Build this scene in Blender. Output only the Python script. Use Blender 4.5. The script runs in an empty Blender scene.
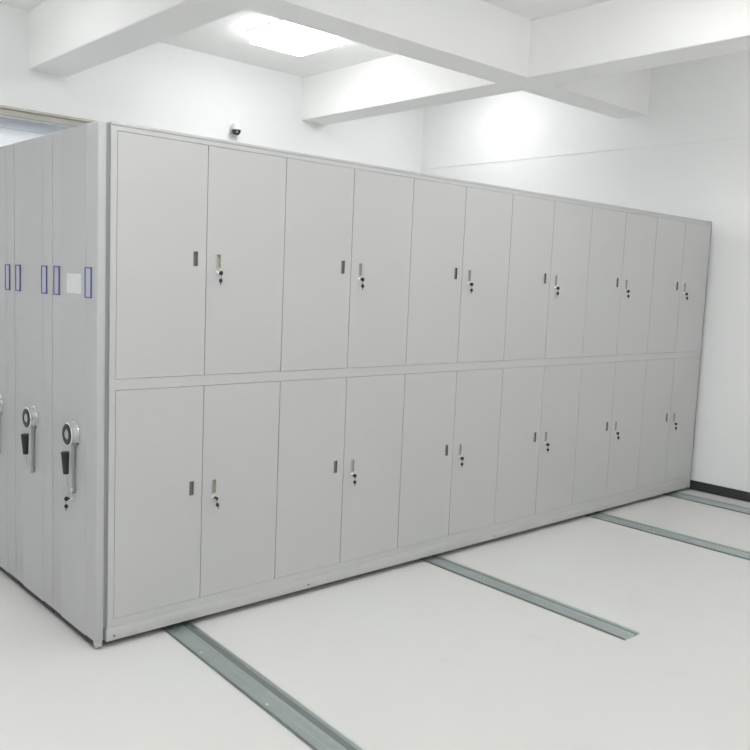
import bpy, bmesh, math
from mathutils import Vector, Matrix

S = bpy.context.scene
C = S.collection

# ------------------------------------------------------------------ materials
def mat(name, col, rough=.5, metal=0., spec=.5, bump=None, vary=None, emit=None):
    m = bpy.data.materials.new(name); m.use_nodes = True
    nt = m.node_tree; b = nt.nodes['Principled BSDF']
    b.inputs['Base Color'].default_value = (*col, 1)
    b.inputs['Roughness'].default_value = rough
    b.inputs['Metallic'].default_value = metal
    b.inputs['Specular IOR Level'].default_value = spec
    if emit:
        b.inputs['Emission Color'].default_value = (*emit[0], 1)
        b.inputs['Emission Strength'].default_value = emit[1]
    tc = nt.nodes.new('ShaderNodeTexCoord')
    if vary:
        sc, amt, col2 = vary
        n = nt.nodes.new('ShaderNodeTexNoise'); n.inputs['Scale'].default_value = sc
        n.inputs['Detail'].default_value = 5
        r = nt.nodes.new('ShaderNodeValToRGB')
        r.color_ramp.elements[0].position = .35; r.color_ramp.elements[1].position = .7
        r.color_ramp.elements[0].color = (*col, 1)
        r.color_ramp.elements[1].color = (*[a + (c - a) * amt for a, c in zip(col, col2)], 1)
        nt.links.new(tc.outputs['Object'], n.inputs['Vector'])
        nt.links.new(n.outputs['Fac'], r.inputs['Fac'])
        nt.links.new(r.outputs['Color'], b.inputs['Base Color'])
    if bump:
        sc, st = bump
        n = nt.nodes.new('ShaderNodeTexNoise'); n.inputs['Scale'].default_value = sc
        n.inputs['Detail'].default_value = 3
        bp = nt.nodes.new('ShaderNodeBump'); bp.inputs['Strength'].default_value = st
        bp.inputs['Distance'].default_value = .002
        nt.links.new(tc.outputs['Object'], n.inputs['Vector'])
        nt.links.new(n.outputs['Fac'], bp.inputs['Height'])
        nt.links.new(bp.outputs['Normal'], b.inputs['Normal'])
    return m

M = {
 'wall': mat('white_wall_paint', (.90, .905, .905), .75, spec=.25, bump=(40, .05), vary=(1.3, .5, (.88, .885, .885))),
 'ceil': mat('white_ceiling_paint', (.92, .92, .91), .8, spec=.2, bump=(30, .05)),
 'beam': mat('white_beam_paint', (.92, .92, .91), .8, spec=.2, bump=(30, .05)),
 'base': mat('black_baseboard', (.030, .032, .036), .45),
 'paint': mat('light_grey_powder_coat', (.54, .542, .538), .5, spec=.25, bump=(180, .03)),
 'panel': mat('grey_panel_powder_coat', (.495, .50, .505), .42, spec=.4, bump=(180, .03)),
 'groove': mat('grey_rubber_seal', (.32, .33, .33), .7),
 'pull_shaded': mat('pull_cup_shaded', (.23, .225, .205), .4, .2),  # left-door pulls: shaded side of the recess put into the colour
 'pull_lit': mat('pull_cup_lit', (.43, .43, .37), .5, 0),  # right-door pulls: lit side of the recess put into the colour
 'pull_rim': mat('satin_nickel_rim', (.55, .54, .48), .35, .6),
 'chrome': mat('chrome', (.78, .79, .80), .16, 1.),
 'steel': mat('brushed_steel', (.55, .56, .57), .32, .9),
 'black': mat('black_plastic', (.018, .018, .02), .4),
 'darkgrey': mat('dark_grey_plastic', (.07, .075, .08), .35),
 'blue': mat('blue_label_frame', (.09, .115, .30), .45),
 'card': mat('pale_lilac_card', (.50, .505, .57), .6),
 'paper': mat('white_paper', (.74, .74, .74), .8, vary=(25, .6, (.66, .66, .67))),
 'zinc': mat('zinc_rail', (.55, .61, .60), .36, .85, vary=(9, .5, (.44, .50, .49))),
 'zincd': mat('zinc_rail_edge', (.24, .26, .26), .45, .5),
 'bolt': mat('bright_bolt', (.85, .85, .85), .25, .8),
 'mould': mat('beige_moulding', (.50, .49, .44), .5),
 'frame': mat('bluish_white_window_frame', (.62, .65, .72), .45),
 'blind': mat('white_blind_daylight_glow', (.86, .88, .92), .7, emit=((.93, .96, 1.), .18)),  # faint emission stands in for daylight behind the blind
 'domeglass': mat('dark_dome_glass', (.035, .045, .045), .12),
 'lamp': mat('lamp_diffuser', (.9, .9, .9), .5, emit=((.985, .995, 1.), 9.0)),
 'lampframe': mat('lamp_frame', (.85, .85, .85), .4),
 'white': mat('white_plastic', (.85, .85, .85), .35),
 'dark_in': mat('dark_rubber_and_gap_shade', (.06, .06, .06), .8),
}

# floor: pale glossy epoxy with faint scuffs
def floor_mat():
    m = bpy.data.materials.new('pale_epoxy_floor'); m.use_nodes = True
    nt = m.node_tree; b = nt.nodes['Principled BSDF']; L = nt.links.new
    b.inputs['Specular IOR Level'].default_value = .45
    tc = nt.nodes.new('ShaderNodeTexCoord')
    n1 = nt.nodes.new('ShaderNodeTexNoise'); n1.inputs['Scale'].default_value = 1.1; n1.inputs['Detail'].default_value = 4
    r1 = nt.nodes.new('ShaderNodeValToRGB')
    r1.color_ramp.elements[0].position = .3; r1.color_ramp.elements[0].color = (.70, .685, .665, 1)
    r1.color_ramp.elements[1].position = .7; r1.color_ramp.elements[1].color = (.70, .705, .69, 1)
    n2 = nt.nodes.new('ShaderNodeTexNoise'); n2.inputs['Scale'].default_value = 3.4; n2.inputs['Detail'].default_value = 8
    n2.inputs['Roughness'].default_value = .75
    r2 = nt.nodes.new('ShaderNodeValToRGB')
    r2.color_ramp.elements[0].position = .60; r2.color_ramp.elements[0].color = (1, 1, 1, 1)
    r2.color_ramp.elements[1].position = .72; r2.color_ramp.elements[1].color = (.92, .915, .91, 1)
    mx = nt.nodes.new('ShaderNodeMix'); mx.data_type = 'RGBA'; mx.blend_type = 'MULTIPLY'
    mx.inputs['Factor'].default_value = 1
    L(tc.outputs['Object'], n1.inputs['Vector']); L(tc.outputs['Object'], n2.inputs['Vector'])
    L(n1.outputs['Fac'], r1.inputs['Fac']); L(n2.outputs['Fac'], r2.inputs['Fac'])
    L(r1.outputs['Color'], mx.inputs['A']); L(r2.outputs['Color'], mx.inputs['B'])
    L(mx.outputs['Result'], b.inputs['Base Color'])
    r3 = nt.nodes.new('ShaderNodeMapRange'); r3.inputs['To Min'].default_value = .28; r3.inputs['To Max'].default_value = .42
    L(n1.outputs['Fac'], r3.inputs['Value']); L(r3.outputs['Result'], b.inputs['Roughness'])
    return m
M['floor'] = floor_mat()

# ------------------------------------------------------------------ mesh helpers
def bx(bm, x0, x1, y0, y1, z0, z1, bev=0., seg=2):
    r = bmesh.ops.create_cube(bm, size=1)
    vs = r['verts']
    for v in vs:
        v.co = Vector((x0 if v.co.x < 0 else x1, y0 if v.co.y < 0 else y1, z0 if v.co.z < 0 else z1))
    if bev:
        es = list({e for v in vs for e in v.link_edges})
        bmesh.ops.bevel(bm, geom=es, offset=bev, segments=seg, profile=.5, affect='EDGES')

def cyl(bm, a, b, r0, r1=None, n=24, bev=0.):
    a, b = Vector(a), Vector(b); r1 = r0 if r1 is None else r1
    d = b - a
    q = d.to_track_quat('Z', 'Y').to_matrix().to_4x4()
    res = bmesh.ops.create_cone(bm, cap_ends=True, segments=n, radius1=r0, radius2=r1, depth=d.length,
                          matrix=Matrix.Translation((a + b) / 2) @ q)
    if bev:
        vs = res['verts']
        es = [e for e in {e for v in vs for e in v.link_edges} if any(len(f.verts) > 4 for f in e.link_faces)]
        bmesh.ops.bevel(bm, geom=es, offset=bev, segments=2, profile=.5, affect='EDGES')

def lathe(bm, prof, axis, origin, n=32):
    """prof = [(r, t)], spun about axis ('x' or 'z') from origin, t measured along it."""
    o = Vector(origin); rings = []
    for r, t in prof:
        ring = []
        for k in range(n if r > 1e-6 else 1):
            a = 2 * math.pi * k / n
            c, s = r * math.cos(a), r * math.sin(a)
            p = Vector((t, c, s)) if axis == 'x' else Vector((c, s, t))
            ring.append(bm.verts.new(o + p))
        rings.append(ring)
    for A, B in zip(rings, rings[1:]):
        for k in range(n):
            k2 = (k + 1) % n
            vs = [A[k % len(A)], A[k2 % len(A)], B[k2 % len(B)], B[k % len(B)]]
            u = []
            for v in vs:
                if v not in u: u.append(v)
            if len(u) > 2: bm.faces.new(u)

def sweep(bm, prof, y0, y1):
    """closed (x, z) profile extruded along y"""
    A = [bm.verts.new((x, y0, z)) for x, z in prof]; B = [bm.verts.new((x, y1, z)) for x, z in prof]
    n = len(prof)
    for k in range(n):
        bm.faces.new((A[k], A[(k + 1) % n], B[(k + 1) % n], B[k]))
    bm.faces.new(A); bm.faces.new(list(reversed(B)))

def mesh(name, bm, m, smooth=False):
    bmesh.ops.recalc_face_normals(bm, faces=bm.faces)
    me = bpy.data.meshes.new(name); bm.to_mesh(me); bm.free()
    me.materials.append(m)
    if smooth:
        for p in me.polygons: p.use_smooth = True
        me.set_sharp_from_angle(angle=math.radians(35))
    return me

def link(name, me, parent=None, loc=(0, 0, 0)):
    o = bpy.data.objects.new(name, me); C.objects.link(o)
    o.location = loc
    if parent: o.parent = parent
    return o

def part(name, m, parent, *boxes, bev=0., loc=(0, 0, 0), smooth=False):
    bm = bmesh.new()
    for b in boxes: bx(bm, *b, bev=bev)
    return link(name, mesh(name, bm, m, smooth), parent, loc)

def thing(name, label, cat, loc=(0, 0, 0), group=None):
    o = bpy.data.objects.new(name, None); C.objects.link(o)
    o.location = loc; o.empty_display_size = .1
    o['label'] = label; o['category'] = cat
    if group: o['group'] = group
    return o

def struct(name, m, *boxes, label=None, bev=0.):
    o = part(name, m, None, *boxes, bev=bev)
    o['kind'] = 'structure'
    if label: o['label'] = label
    return o

# ------------------------------------------------------------------ room shell
XW, XL, YB, YF, ZC = 5.325, -4.4, 3.55, -6.2, 3.69
struct('floor', M['floor'], (XL - .2, XW + .2, YF - .2, YB + .6, -.1, 0.))
struct('ceiling', M['ceil'], (XL - .2, XW + .2, YF - .2, YB + .2, ZC, ZC + .15))
struct('wall_right', M['wall'], (XW, XW + .2, YF - .2, YB + .2, 0, ZC))
struct('wall_left', M['wall'], (XL - .2, XL, YF - .2, YB + .2, 0, ZC))
struct('wall_front', M['wall'], (XL, XW, YF - .2, YF, 0, ZC))
WX0, WX1, WZ0, WZ1 = -2.2, 1.72, .95, 2.852           # window opening in the back wall
struct('wall_back', M['wall'], (XL, WX0, YB, YB + .2, 0, ZC), (WX1, XW, YB, YB + .2, 0, ZC),
       (WX0, WX1, YB, YB + .2, 0, WZ0), (WX0, WX1, YB, YB + .2, WZ1, ZC))
struct('baseboard_right', M['base'], (XW - .014, XW, YF, YB, 0, .082), bev=.002)
struct('baseboard_back', M['base'], (XL, XW - .014, YB - .014, YB, 0, .082), bev=.002)
struct('baseboard_left', M['base'], (XL, XL + .014, YF, YB - .014, 0, .082), bev=.002)
struct('baseboard_front', M['base'], (XL + .014, XW - .014, YF, YF + .014, 0, .082), bev=.002)
# thin horizontal ledge along the right wall
struct('trim_1', M['wall'], (XW - .006, XW, YF, YB, 2.990, 3.002))
# beams: two rows along y, rows along x, downstand 0.44 m
ZB = 3.27
struct('trim_2', M['beam'], (.90, 1.22, YF, YB, ZB - .03, ZC), bev=.010)
struct('trim_3', M['beam'], (3.60, 3.92, YF, YB, ZB, ZC), bev=.010)
struct('trim_4', M['beam'], (-1.72, -1.40, YF, YB, ZB, ZC), bev=.010)
XS = ((XL, -1.721), (-1.399, .899), (1.221, 3.599), (3.921, XW))
struct('trim_5', M['beam'], *[(a, b, .71, 1.01, ZB + .0005, ZC) for a, b in XS])
struct('trim_6', M['beam'], *[(a, b, -3.1, -2.8, ZB + .0005, ZC) for a, b in XS])
# moulding over the window
struct('trim_7', M['mould'], (WX0 - .1, WX1 + .1, YB - .045, YB, 2.855, 2.900),
       (WX0 - .12, WX1 + .12, YB - .06, YB, 2.900, 2.924), bev=.006)
w = part('window_1', M['frame'], None,
         (WX0, WX1, YB + .05, YB + .11, WZ1 - .075, WZ1), (WX0, WX1, YB + .05, YB + .11, WZ0, WZ0 + .06),
         (WX0, WX0 + .06, YB + .05, YB + .11, WZ0, WZ1), (WX1 - .06, WX1, YB + .05, YB + .11, WZ0, WZ1),
         ((WX0 + WX1) / 2 - .03, (WX0 + WX1) / 2 + .03, YB + .05, YB + .11, WZ0, WZ1))
w['kind'] = 'structure'
part('blind', M['blind'], w, (WX0, WX1, YB + .115, YB + .13, WZ0, WZ1))

# ------------------------------------------------------------------ ceiling lamps
def ceiling_lamp(x, y, label, power=1.):
    t = thing('ceiling_light', label, 'ceiling light', (x, y, ZC), 'ceiling panel lights')
    h = .28
    bm = bmesh.new()
    for b in ((-h, h, -h, -h + .012), (-h, h, h - .012, h), (-h, -h + .012, -h + .012, h - .012), (h - .012, h, -h + .012, h - .012)):
        bx(bm, *b, -.016, 0)
    link('frame', mesh('frame', bm, M['lampframe']), t)
    lm = M['lamp'].copy(); lm.node_tree.nodes['Principled BSDF'].inputs['Emission Strength'].default_value = 23.5 * power
    part('diffuser', lm, t, (-h + .013, h - .013, -h + .013, h - .013, -.105, -.004), bev=.022)
    return t
ceiling_lamp(2.62, 2.36, 'square ceiling light glowing above the cabinets, near the dome camera', .68)
ceiling_lamp(2.43, -1.2, 'square ceiling light over the open floor before the doors', .80)
ceiling_lamp(-.20, -1.2, 'square ceiling light over the open floor before the end panels', .94)
ceiling_lamp(-.20, 2.30, 'square ceiling light over the far ends of the rear cabinets', .38)
ceiling_lamp(-3.0, -1.0, 'added fill light by the left wall of the room, out of view', 1.5)  # unseen fill lamp, added to brighten the cabinet end panels
ceiling_lamp(4.55, 2.30, 'square ceiling light behind the beams in the far right corner', .35)
ceiling_lamp(4.62, -1.2, 'added fill light at the right wall, over the two far rails, out of view', .20)  # unseen weak lamp, added to lift the right wall, far doors and floor
ceiling_lamp(-.20, -4.5, 'square ceiling light behind the viewer', .8)
ceiling_lamp(2.43, -4.5, 'square ceiling light at the near right of the room', .6)

# ------------------------------------------------------------------ cabinets
P = .4395                                            # door pitch
ZT, ZM1, ZM2, ZB1 = 2.272, 1.214, 1.166, .129
D, XE, LEN = .496, -.028, 5.262                      # depth, left frame edge, right end
G = .0019                                            # half of a door gap

PH = .033
def door_mesh(h, hx, hz):
    """door with a real slot for the pull; origin at its lower left front corner; slot centre (hx, hz)"""
    wd = P - 2 * G; hh = h - 2 * G; t = .018
    xs = [0, hx - .0105, hx + .0105, wd]; zs = [0, hz - PH, hz + PH, hh]
    bm = bmesh.new()
    V = [[bm.verts.new((x, 0, z)) for z in zs] for x in xs]
    for i in range(3):
        for j in range(3):
            if i == 1 and j == 1: continue
            bm.faces.new((V[i][j], V[i + 1][j], V[i + 1][j + 1], V[i][j + 1]))
    ring = [V[1][1], V[2][1], V[2][2], V[1][2]]
    inn = [bm.verts.new((v.co.x, .012, v.co.z)) for v in ring]
    for k in range(4): bm.faces.new((ring[k], ring[(k + 1) % 4], inn[(k + 1) % 4], inn[k]))
    bm.faces.new(inn)
    B = {(x, z): bm.verts.new((x, t, z)) for x in (0, wd) for z in (0, hh)}
    bm.faces.new((B[0, 0], B[wd, 0], B[wd, hh], B[0, hh]))
    bm.faces.new([V[i][0] for i in range(4)] + [B[wd, 0], B[0, 0]])
    bm.faces.new([V[i][3] for i in range(4)] + [B[wd, hh], B[0, hh]])
    bm.faces.new([V[0][j] for j in range(4)] + [B[0, hh], B[0, 0]])
    bm.faces.new([V[3][j] for j in range(4)] + [B[wd, hh], B[wd, 0]])
    return mesh('door', bm, M['paint'])

def pull_mesh(m):
    """lining of the slot: floor, four cheeks and a fine lip; origin at slot centre on the door face"""
    bm = bmesh.new(); a, b = .0105, PH
    for s in (-1, 1):
        bx(bm, s * a - .0012, s * a + .0012, -.0012, .0115, -b, b)
        bx(bm, -a, a, -.0012, .0115, s * b - .0012, s * b + .0012)
    bx(bm, -a, a, .0085, .0115, -b, b)
    return mesh('pull', bm, m)

def lock_mesh():
    bm = bmesh.new()
    lathe(bm, [(0, -.011), (.006, -.011), (.0085, -.0095), (.0095, -.004), (.0115, -.002), (.0115, 0)], 'z', (0, 0, 0), 24)
    bmesh.ops.rotate(bm, verts=bm.verts, cent=(0, 0, 0), matrix=Matrix.Rotation(math.radians(-90), 3, 'X'))
    # local z -> world y: front of the barrel must look to -y
    return mesh('lock', bm, M['chrome'], True)

def key_mesh(swing=0., turn=0.):
    """key in the lock with its twin hanging from the ring"""
    bm = bmesh.new()
    bx(bm, -.0012, .0012, -.026, -.009, -.004, .004)                     # blade
    n0 = len(bm.verts)
    lathe(bm, [(0, -.0035), (.0105, -.0035), (.012, -.0015), (.012, .0015), (.0105, .0035), (0, .0035)], 'x', (0, 0, 0), 20)
    bm.verts.ensure_lookup_table()
    head = bm.verts[n0:]
    for v in head: v.co = Vector((v.co.x * 1.4, v.co.y * .82 - .024, v.co.z * .9))
    if turn:
        bmesh.ops.rotate(bm, verts=bm.verts, cent=(0, -.02, 0), matrix=Matrix.Rotation(turn, 3, 'Y'))
    n1 = len(bm.verts)
    bx(bm, -.0007, .0007, -.0265, -.0245, -.026, -.008)
    # twin key
    n2 = len(bm.verts)
    lathe(bm, [(0, -.0035), (.0105, -.0035), (.012, -.0015), (.012, .0015), (.0105, .0035), (0, .0035)], 'x', (0, 0, 0), 20)
    bm.verts.ensure_lookup_table()
    for v in bm.verts[n2:]: v.co = Vector((v.co.x * 1.4, v.co.y * .72 - .025, v.co.z * .85 - .035))
    bx(bm, -.001, .001, -.0275, -.0245, -.056, -.045)
    bm.verts.ensure_lookup_table()
    if swing:
        bmesh.ops.rotate(bm, verts=bm.verts[n1:], cent=(0, -.0255, -.008), matrix=Matrix.Rotation(swing, 3, 'Y'))
    return mesh('key', bm, M['black'], True)

DZ = {'up': (ZM1, ZT), 'low': (ZM2, ZB1)}
pull_z_up, pull_z_low = 1.752, .676                  # world heights of the pulls' centres

bm = bmesh.new(); cyl(bm, (0, -.0065, 0), (0, -.002, 0), .0045, n=12)
SCREW = mesh('screw', bm, M['darkgrey'], True)

def make_cabinet(y0, label, front_doors):
    t = thing('mobile_storage_cabinet', label, 'storage cabinet', (0, y0, 0), 'mobile storage cabinets side by side')
    # carcass: box behind the doors + face frame
    bm = bmesh.new()
    fy = .021
    bx(bm, XE, LEN, fy, D, .09, 2.292)
    bx(bm, XE, 0, 0, fy, .09, 2.292); bx(bm, 12 * P, LEN, 0, fy, .09, 2.292) if 12 * P < LEN - .002 else None
    bx(bm, 0, LEN, 0, fy, ZT, 2.292)
    bx(bm, 0, LEN, 0, fy, ZM2, ZM1)
    bx(bm, 0, LEN, 0, fy, .09, ZB1)
    link('carcass', mesh('carcass', bm, M['paint']), t)
    part('top_panel', M['paint'], t, (XE, LEN + .004, -.003, D, 2.2925, 2.307), bev=.003, smooth=True)
    part('plinth', M['paint'], t, (XE - .006, LEN, -.003, D, .031, .0895), bev=.002, smooth=True)
    for x in (XE + .03, 1.10, 2.64, 3.96, 5.2) if front_doors else ():
        link('screw', SCREW, t, (x, 0, .052))
    part('right_end_panel', M['panel'], t, (LEN + .001, LEN + .012, 0, D, .024, 2.30), bev=.002)
    # left end: seal and cover panel with folded front edges
    part('seal', M['groove'], t, (-.0455, XE - .001, .010, D - .010, .095, 2.296))
    bm = bmesh.new()
    bx(bm, -.083, -.046, .001, D, .036, 2.301, bev=.007, seg=3)
    if front_doors: bx(bm, -.080, -.049, .004, .034, .012, .042, bev=.004)
    bx(bm, -.0845, -.0826, .112, D - .112, .037, 2.298, bev=.0008, seg=1)
    link('end_panel', mesh('end_panel', bm, M['panel'], True), t)
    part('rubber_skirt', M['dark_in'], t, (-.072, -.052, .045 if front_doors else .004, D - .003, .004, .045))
    part('gap_shade_strip', M['dark_in'], t, (-.045, LEN - .02, .035, .055, .020, .0235), (-.045, LEN - .02, .035, .055, .0235, .031))  # dark strips stand in for the deep shade under the plinth
    # wheels that carry the unit on the rails
    for rx in RAILX:
        for yy in (.10, D - .10):
            bm = bmesh.new(); cyl(bm, (rx - .014, yy, .0275), (rx + .014, yy, .0275), .0125, n=20)
            link('wheel', mesh('wheel', bm, M['dark_in'], True), t)
    # label frames
    for (a, b) in ((.055, .120), (.405, .470)):
        bm = bmesh.new(); za, zb, q, xf = 1.562, 1.695, .0058, -.0895
        bx(bm, xf, -.0846, a, b, zb - q, zb); bx(bm, xf, -.0846, a, b, za, za + q)
        bx(bm, xf, -.0846, a, a + q, za + q, zb - q); bx(bm, xf, -.0846, b - q, b, za + q, zb - q)
        f = link('label_frame', mesh('label_frame', bm, M['blue']), t)
        part('card', M['card'], f, (-.0865, -.0847, a + q, b - q, za + q, zb - q))
    # crank: hub (child of the cabinet), arm and folding grip
    hy, hz = .225, .946
    bm = bmesh.new()
    lathe(bm, [(.056, -.0846), (.058, -.088), (.052, -.091), (.050, -.111), (.053, -.114), (.053, -.120), (.048, -.123), (.046, -.119), (0, -.119)],
          'x', (0, hy, hz), 40)
    hub = link('crank_hub', mesh('crank_hub', bm, M['chrome'], True), t)
    bm = bmesh.new()
    lathe(bm, [(.0465, -.1192), (.0465, -.125), (.042, -.128), (.024, -.127), (.023, -.1192)], 'x', (0, hy, hz), 40)
    k = link('dial_ring', mesh('dial_ring', bm, M['black'], True), hub)
    bm = bmesh.new()
    lathe(bm, [(.0225, -.1192), (.0225, -.124), (.019, -.127), (0, -.1275)], 'x', (0, hy, hz), 32)
    link('hub_cap', mesh('hub_cap', bm, M['steel'], True), hub)
    bm = bmesh.new()
    A = [(-.090, hy - .016, hz - .03), (-.090, hy + .016, hz - .03), (-.104, hy + .016, hz - .03), (-.104, hy - .016, hz - .03)]
    B = [(-.092, hy - .010, .685), (-.092, hy + .010, .685), (-.101, hy + .010, .685), (-.101, hy - .010, .685)]
    va = [bm.verts.new(p) for p in A]; vb = [bm.verts.new(p) for p in B]
    for i in range(4): bm.faces.new((va[i], va[(i + 1) % 4], vb[(i + 1) % 4], vb[i]))
    bm.faces.new(va); bm.faces.new(vb)
    bmesh.ops.bevel(bm, geom=list(bm.edges), offset=.003, segments=2, affect='EDGES')
    cyl(bm, (-.087, hy, .685), (-.110, hy, .685), .016, n=24, bev=.002)
    arm = link('crank_arm', mesh('crank_arm', bm, M['steel'], True), t)
    bm = bmesh.new()
    cyl(bm, (-.108, hy, .688), (-.124, hy, .725), .004, n=12); cyl(bm, (-.124, hy, .723), (-.128, hy, .785), .004, n=12)
    link('spindle', mesh('spindle', bm, M['steel'], True), arm)
    bm = bmesh.new()
    cyl(bm, (-.127, hy, .765), (-.131, hy, .868), .0125, .0190, n=24, bev=.003)
    link('grip', mesh('grip', bm, M['black'], True), arm)
    if front_doors:
        build_doors(t)
        # key lock on the end panel under the crank
        bm = bmesh.new()
        lathe(bm, [(0, -.095), (.007, -.095), (.009, -.092), (.010, -.0846)], 'x', (0, .262, .640), 24)
        lk = link('end_lock', mesh('end_lock', bm, M['chrome'], True), t)
        k = link('key', KEYS[0], lk, (-.094, .262, .640)); k.rotation_euler = (0, 0, -math.pi / 2)
        k.location = (-.086, .262, .640)
    return t

RAILX = (.335, 2.07, 3.845, 5.005)
KEYS = [key_mesh(0, 0), key_mesh(.08, 0), key_mesh(-.3, .2), key_mesh(-.25, -.8)]
def build_doors(t):
    locks = lock_mesh()
    pd, pp = pull_mesh(M['pull_shaded']), pull_mesh(M['pull_lit'])
    hx_l, hx_r = P - .058, .064
    rows = (('up', ZM1, ZT, pull_z_up), ('low', ZB1, ZM2, pull_z_low))
    for r, (row, za, zb, pz) in enumerate(rows):
        for side in (0, 1):
            hx = hx_l if side == 0 else hx_r
            qz = pz - .007 * side
            me = door_mesh(zb - za, hx, qz - za)
            for b in range(6):
                i = 2 * b + side
                d = link('door', me, t, (i * P + G, 0.0, za + G))
                link('pull', pd if side == 0 else pp, d, (hx, 0, qz - za))
                if side == 1:
                    lz = pz - za - .060
                    lx = .064
                    link('lock', locks, d, (lx, 0, lz))
                    kk = {(0, 0): 1, (1, 0): 3, (0, 5): 2, (1, 4): 2, (0, 1): 0}.get((r, b), (b + r) % 2)
                    link('key', KEYS[kk], d, (lx, 0, lz))

make_cabinet(0., 'grey steel cabinet nearest the viewer, its long front full of locked doors', True)
make_cabinet(.501, 'grey steel cabinet between the front cabinet and the leftmost one, only its crank end showing', False)
make_cabinet(1.002, 'leftmost grey steel cabinet, only its end showing, crank cut by the picture edge', False)

# sheet of paper stuck on the first end panel
bm = bmesh.new()
xs = 6
for i in range(xs):
    pass
bx(bm, -.0858, -.0847, .165, .322, 1.577, 1.664)
pa = link('paper_sheet', mesh('paper_sheet', bm, M['paper']))
pa['label'] = 'white square paper note stuck on the end panel beside the blue label holder'; pa['category'] = 'paper'

# ------------------------------------------------------------------ floor rails
def rail(x, w, y0, y1, ang, label, bolts):
    t = thing('floor_rail', label, 'rail', (x, 0, 0), 'steel rails across the floor')
    t.rotation_euler.z = math.radians(ang)
    h = w / 2
    prof = [(-h, 0), (-h, .011), (-h + .004, .011), (-h + .006, .006), (-.034, .006), (-.026, .010), (.002, .010), (.007, .015), (.014, .015),
            (.019, .004), (h - .013, .004), (h - .009, .011), (h, .011), (h, 0)]
    bm = bmesh.new(); sweep(bm, prof, y0, y1)
    link('channel', mesh('channel', bm, M['zinc']), t)
    part('edge_strip', M['zincd'], t, (-h - .005, -h - .0005, y0, y1, 0, .008))
    part('track', M['zincd'], t, (.020, h - .014, y0, y1, .0041, .0056))
    for bxx, by in bolts:
        bm = bmesh.new(); cyl(bm, (bxx, by, .0055), (bxx, by, .0115), .0085, .006, n=16)
        link('bolt', mesh('bolt', bm, M['bolt'], True), t)
rail(RAILX[0], .134, -1.39, 3.2, -3.2, 'steel floor rail nearest the viewer, running from under the first two doors',
     [(-.042, -.30), (-.042, -.86)])
rail(RAILX[1], .122, -1.39, 3.2, -1.1, 'steel floor rail whose cut end lies out on the open floor', [(-.04, -.45), (-.04, -.95)])
rail(RAILX[2], .150, -1.39, 3.2, 0, 'steel floor rail third from the viewer, next beyond the one with its end visible', [(-.045, -.5)])
rail(RAILX[3], .170, -1.39, 3.2, 0, 'steel floor rail closest to the black baseboard of the right wall', [(-.05, -.35)])

# ------------------------------------------------------------------ dome camera on the back wall
t = thing('security_camera', 'white dome security camera with dark lens on wall above cabinets', 'camera', (2.795, YB, 3.045))
bm = bmesh.new()
bx(bm, -.035, .035, -.012, 0, -.03, .10, bev=.003)
bx(bm, -.018, .018, -.075, -.010, .045, .075, bev=.006)
link('bracket', mesh('bracket', bm, M['white'], True), t)
bm = bmesh.new()
lathe(bm, [(0, .088), (.022, .086), (.040, .074), (.052, .050), (.056, .020), (.056, .004), (.050, .004), (0, .004)], 'z', (0, -.085, 0), 32)
link('housing', mesh('housing', bm, M['white'], True), t)
bm = bmesh.new()
lathe(bm, [(.050, .0035), (.050, -.008), (.046, -.026), (.034, -.044), (.018, -.053), (0, -.056)], 'z', (0, -.085, 0), 32)
t.scale = (.84, .84, .84)
dm = link('dome', mesh('dome', bm, M['domeglass'], True), t)
bm = bmesh.new()
lathe(bm, [(.017, -.1352), (.017, -.128), (.012, -.1265), (0, -.1265)], 'x', (0, 0, 0), 20)
bm2 = bmesh.new(); cyl(bm2, (-.012, -.118, -.018), (-.019, -.135, -.024), .013, n=20, bev=.002)
bm.free()
link('lens', mesh('lens', bm2, M['steel'], True), dm)

# ------------------------------------------------------------------ camera + view
cd = bpy.data.cameras.new('camera'); co = bpy.data.objects.new('camera', cd); C.objects.link(co)
S.camera = co
cd.sensor_fit = 'HORIZONTAL'; cd.sensor_width = 36; cd.lens = 36 * 840.3 / 750; cd.clip_start = .05
yaw, pit, rol = .7371604, -.1093347, .0419483
F = Vector((math.sin(yaw) * math.cos(pit), math.cos(yaw) * math.cos(pit), math.sin(pit)))
R = Vector((math.cos(yaw), -math.sin(yaw), 0)); U = R.cross(F)
R2 = R * math.cos(rol) + U * math.sin(rol); U2 = -R * math.sin(rol) + U * math.cos(rol)
m = Matrix((R2, U2, -F)).transposed().to_4x4(); m.translation = Vector((-1.60393, -3.44425, 1.67956))
co.matrix_world = m

wd = bpy.data.worlds.new('world'); S.world = wd; wd.use_nodes = True
wd.node_tree.nodes['Background'].inputs['Color'].default_value = (.9, .95, 1, 1)
wd.node_tree.nodes['Background'].inputs['Strength'].default_value = .3
vs = S.view_settings
vs.view_transform = 'Standard'; vs.look = 'None'; vs.gamma = 1; vs.use_curve_mapping = False; vs.exposure = -.03
S.cycles.max_bounces = 14; S.cycles.diffuse_bounces = 10
